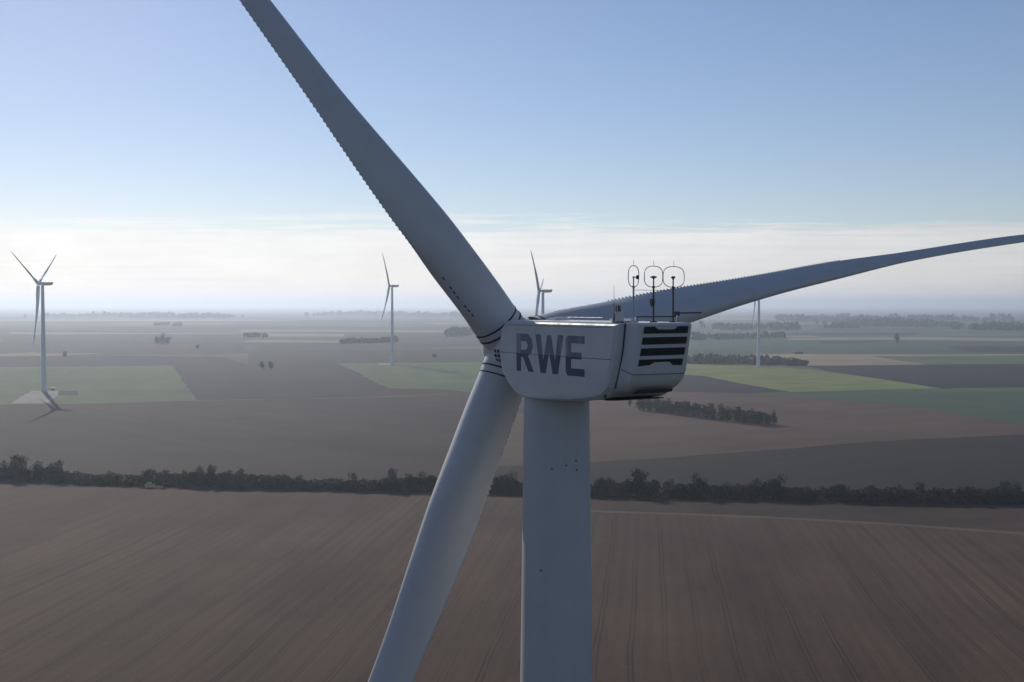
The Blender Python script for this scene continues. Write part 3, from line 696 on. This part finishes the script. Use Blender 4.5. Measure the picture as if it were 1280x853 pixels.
def lone(px, py, wpx, hpx, label, v, k='wood', name='lone_tree', group=None):
    p = at(px, py); s_ = p.y/F_PX
    h0 = 13; plant(k, v, p, (wpx*s_/8.5, hpx*s_/h0), px, name, label, 'tree', group)
lone(81, 447, 7, 8, 'single bush at the edge of a dark field behind the gravel pad turbine', 0)
for q, (dx, w) in enumerate(((-7,9),(0,11),(7,9))): lone(203+dx, 430.5, w, 12 if q == 1 else 10, 'tree of the rounded clump of three in open fields', q, group='clump of three trees')
lone(327, 461, 9, 9, 'low round bush of a pair in a dark ploughed field', 0, group='pair of bushes')
lone(338, 461, 8, 10, 'low round bush of a pair in a dark ploughed field', 2, group='pair of bushes')
lone(1121, 429, 9, 11, 'lone round tree on a green field among far strips', 1)
lone(247, 436, 5, 5, 'tiny lone bush beyond the clump of three trees', 2)
lone(543, 447.5, 7, 5, 'small bush on a dark field beyond the green field', 0)

def far_wood(pts, depth, h, n_tr, label, seed, m='leaf_dark', size=None):
    """a far wood that reads as one mass"""
    r = random.Random(seed); b = MB(); P = [at(*q) for q in pts]
    L = [0]
    for a_, b_ in zip(P, P[1:]): L.append(L[-1]+(b_-a_).length)
    for k in range(n_tr):
        s = r.uniform(0, L[-1]); j = max(i for i in range(len(L)-1) if L[i] <= s)
        p = P[j].lerp(P[j+1], (s-L[j])/max(1e-6, L[j+1]-L[j]))+Vector((0, r.uniform(0, depth), 0))
        hh = h*r.uniform(.62, 1.08)*(.85+.25*math.sin(s*.013+seed)); w = hh*r.uniform(.55, .95); sz = size or h*.22
        for q in range(26):
            d = Vector((r.gauss(0,1), r.gauss(0,1), r.gauss(0,1))).normalized()*r.uniform(.5, 1)
            c = p+Vector((d.x*w*.5, d.y*w*.5, hh*.52+d.z*hh*.48))
            u = Vector((r.gauss(0,1), r.gauss(0,1), r.gauss(0,1))).normalized(); v = u.orthogonal().normalized(); ss = sz*r.uniform(.7,1.4)
            b.add([c-u*ss, c+v*ss, c+u*ss, c-v*ss], [(0,1,2,3)])
    o = b.build('distant_wood', M[m]); tag(o, label, 'wood', kind='stuff'); return o
far_wood([(862,455.2),(910,455.6),(960,456.2),(1010,458.2)], 60, 12, 170, 'low strip of wood behind the yellow green meadow', 1, 'twig')
far_wood([(30,397.5),(120,397),(210,398),(272,398.5)], 700, 34, 300, 'long hazy wood on the skyline behind the gravel pad turbine', 2)
far_wood([(380,396),(440,394.5),(520,396.5),(600,398)], 900, 36, 300, 'hazy wood on the skyline behind the green field', 3)
far_wood([(424,430.5),(450,429.5),(478,429),(492,428.5)], 120, 16, 80, 'hazy clump of trees before the skyline near a far turbine', 4)
far_wood([(186,407.5),(205,407)], 100, 18, 24, 'tiny wood far off past the clump of three trees', 5)
far_wood([(214,408),(222,408)], 60, 18, 12, 'far round thicket next to a tiny wood', 6)
far_wood([(555,422),(580,420),(640,421)], 300, 22, 90, 'hazy wood partly behind the near rotor hub', 7)
far_wood([(862,426),(900,425),(950,423.5),(985,422.5)], 160, 17, 130, 'hazy tree belt around far white houses', 8, 'twig')
far_wood([(900,413),(960,412.5),(1005,413.5)], 400, 26, 120, 'far dark wood past the tree belt with houses', 9)
far_wood([(1037,411),(1056,410.5),(1075,410.5)], 60, 27, 40, 'far row of tall poplar like trees', 10)
far_wood([(1068,408.5),(1130,409),(1210,410)], 600, 32, 220, 'long far wood beside the row of tall trees', 11)
far_wood([(1225,413.5),(1290,414),(1360,415)], 300, 26, 90, 'far wood past the end of the long one', 12)
far_wood([(990,403),(1100,401.5),(1240,402.5),(1340,403)], 700, 36, 200, 'faintest wood on the skyline over the green fields', 13)
far_wood([(300,422.5),(330,422.5)], 100, 12, 16, 'small hazy thicket among far brown strips', 14)

# ------------------------------------------------------------ small farm things
def house(px, py, wpx, hpx, label, name='house', roof='rooft', rz=.3, wall='wallw', cat='house', group=None):
    p = at(px, py); s_ = p.y/F_PX; w, h, d = wpx*s_, hpx*s_, wpx*s_*.7
    t = empty(name, p, rz); tag(t, label, cat, group); eh = h*.6
    b = MB(); b.box((0,0,eh/2), (w,d,eh)); b.build('wall', M[wall], t)
    b = MB(); o = .3
    b.add([(-w/2-o,-d/2-o,eh),(w/2+o,-d/2-o,eh),(w/2+o,d/2+o,eh),(-w/2-o,d/2+o,eh),(-w/2-o,0,h),(w/2+o,0,h)], [(0,1,5,4),(2,3,4,5),(0,4,3),(1,2,5),(0,3,2,1)]); b.build('roof', M[roof], t)
    for k in (-.28, 0, .28):
        b = MB(); b.box((k*w, -d/2-.03, eh*.5), (w*.1,.06,eh*.42)); b.build('window' if k else 'door', M['steel'], t)
for px, py, w, h in ((934,418,4,3),(969,421,5,3),(979,419.5,3,2.6),(880,441,2.6,2.4),(870,441.5,2.4,2.2),(945.5,441,2.6,2.6)):
    house(px, py, w, h, 'tiny far white house with a brown roof among hazy fields', group='far white houses', rz=px*.7)
house(998, 442.5, 10, 4, 'low dark barn standing alone on a far green field', 'barn', 'rooff', .05, 'steel', 'barn')
house(135, 394.5, 6, 3, 'pale barn shining on the skyline in front of a long wood', 'barn', 'rooff', .2, 'wallw', 'barn')

def bale_mesh(l, w, h):
    b = MB(); e = .08
    pr = [(-w/2+e,0),(w/2-e,0),(w/2,e),(w/2,h-e),(w/2-e,h),(-w/2+e,h),(-w/2,h-e),(-w/2,e)]
    b.rings([[(x_, y, z) for y, z in pr] for x_ in (-l/2, -l/4, 0, l/4, l/2)])
    return b.mesh('straw_bale', M['straw'])
BALE = bale_mesh(2.3, 1.2, .9)
bp = at(192, 609.2)+Vector((0,-2,.1))
for k, (dx, dz) in enumerate(((-2.4,0),(0,0),(2.4,0),(-2.4,.92),(0,.92),(-1.6,1.84),(4.3,0))):
    o = link('straw_bale', BALE); o.location = bp+Vector((dx+rnd.uniform(-.08,.08), rnd.uniform(-.1,.1), dz)); o.rotation_euler.z = rnd.uniform(-.06,.06)
    tag(o, 'pale straw bale piled in front of the long hedgerow', 'straw bale', 'straw bales by the hedgerow')

# ------------------------------------------------------------ the air
b = MB(); S = 62000
b.box((0, 0, 100), (2*S, 2*S, 202))
hz = b.build('haze', None)
hm = bpy.data.materials.new('haze_air'); hm.use_nodes = True
k = N(hm.node_tree); out = k.new('ShaderNodeOutputMaterial')
pv = k.new('ShaderNodeVolumePrincipled'); pv.inputs['Color'].default_value = (.78, .87, 1.0, 1)
pv.inputs['Density'].default_value = 1.06e-4; pv.inputs['Anisotropy'].default_value = .48
k.put(out.inputs['Volume'], pv.outputs[0])
hm.cycles.homogeneous_volume = True if hasattr(hm, 'cycles') and hasattr(hm.cycles, 'homogeneous_volume') else True
hz.data.materials.clear(); hz.data.materials.append(hm)
tag(hz, kind='stuff')
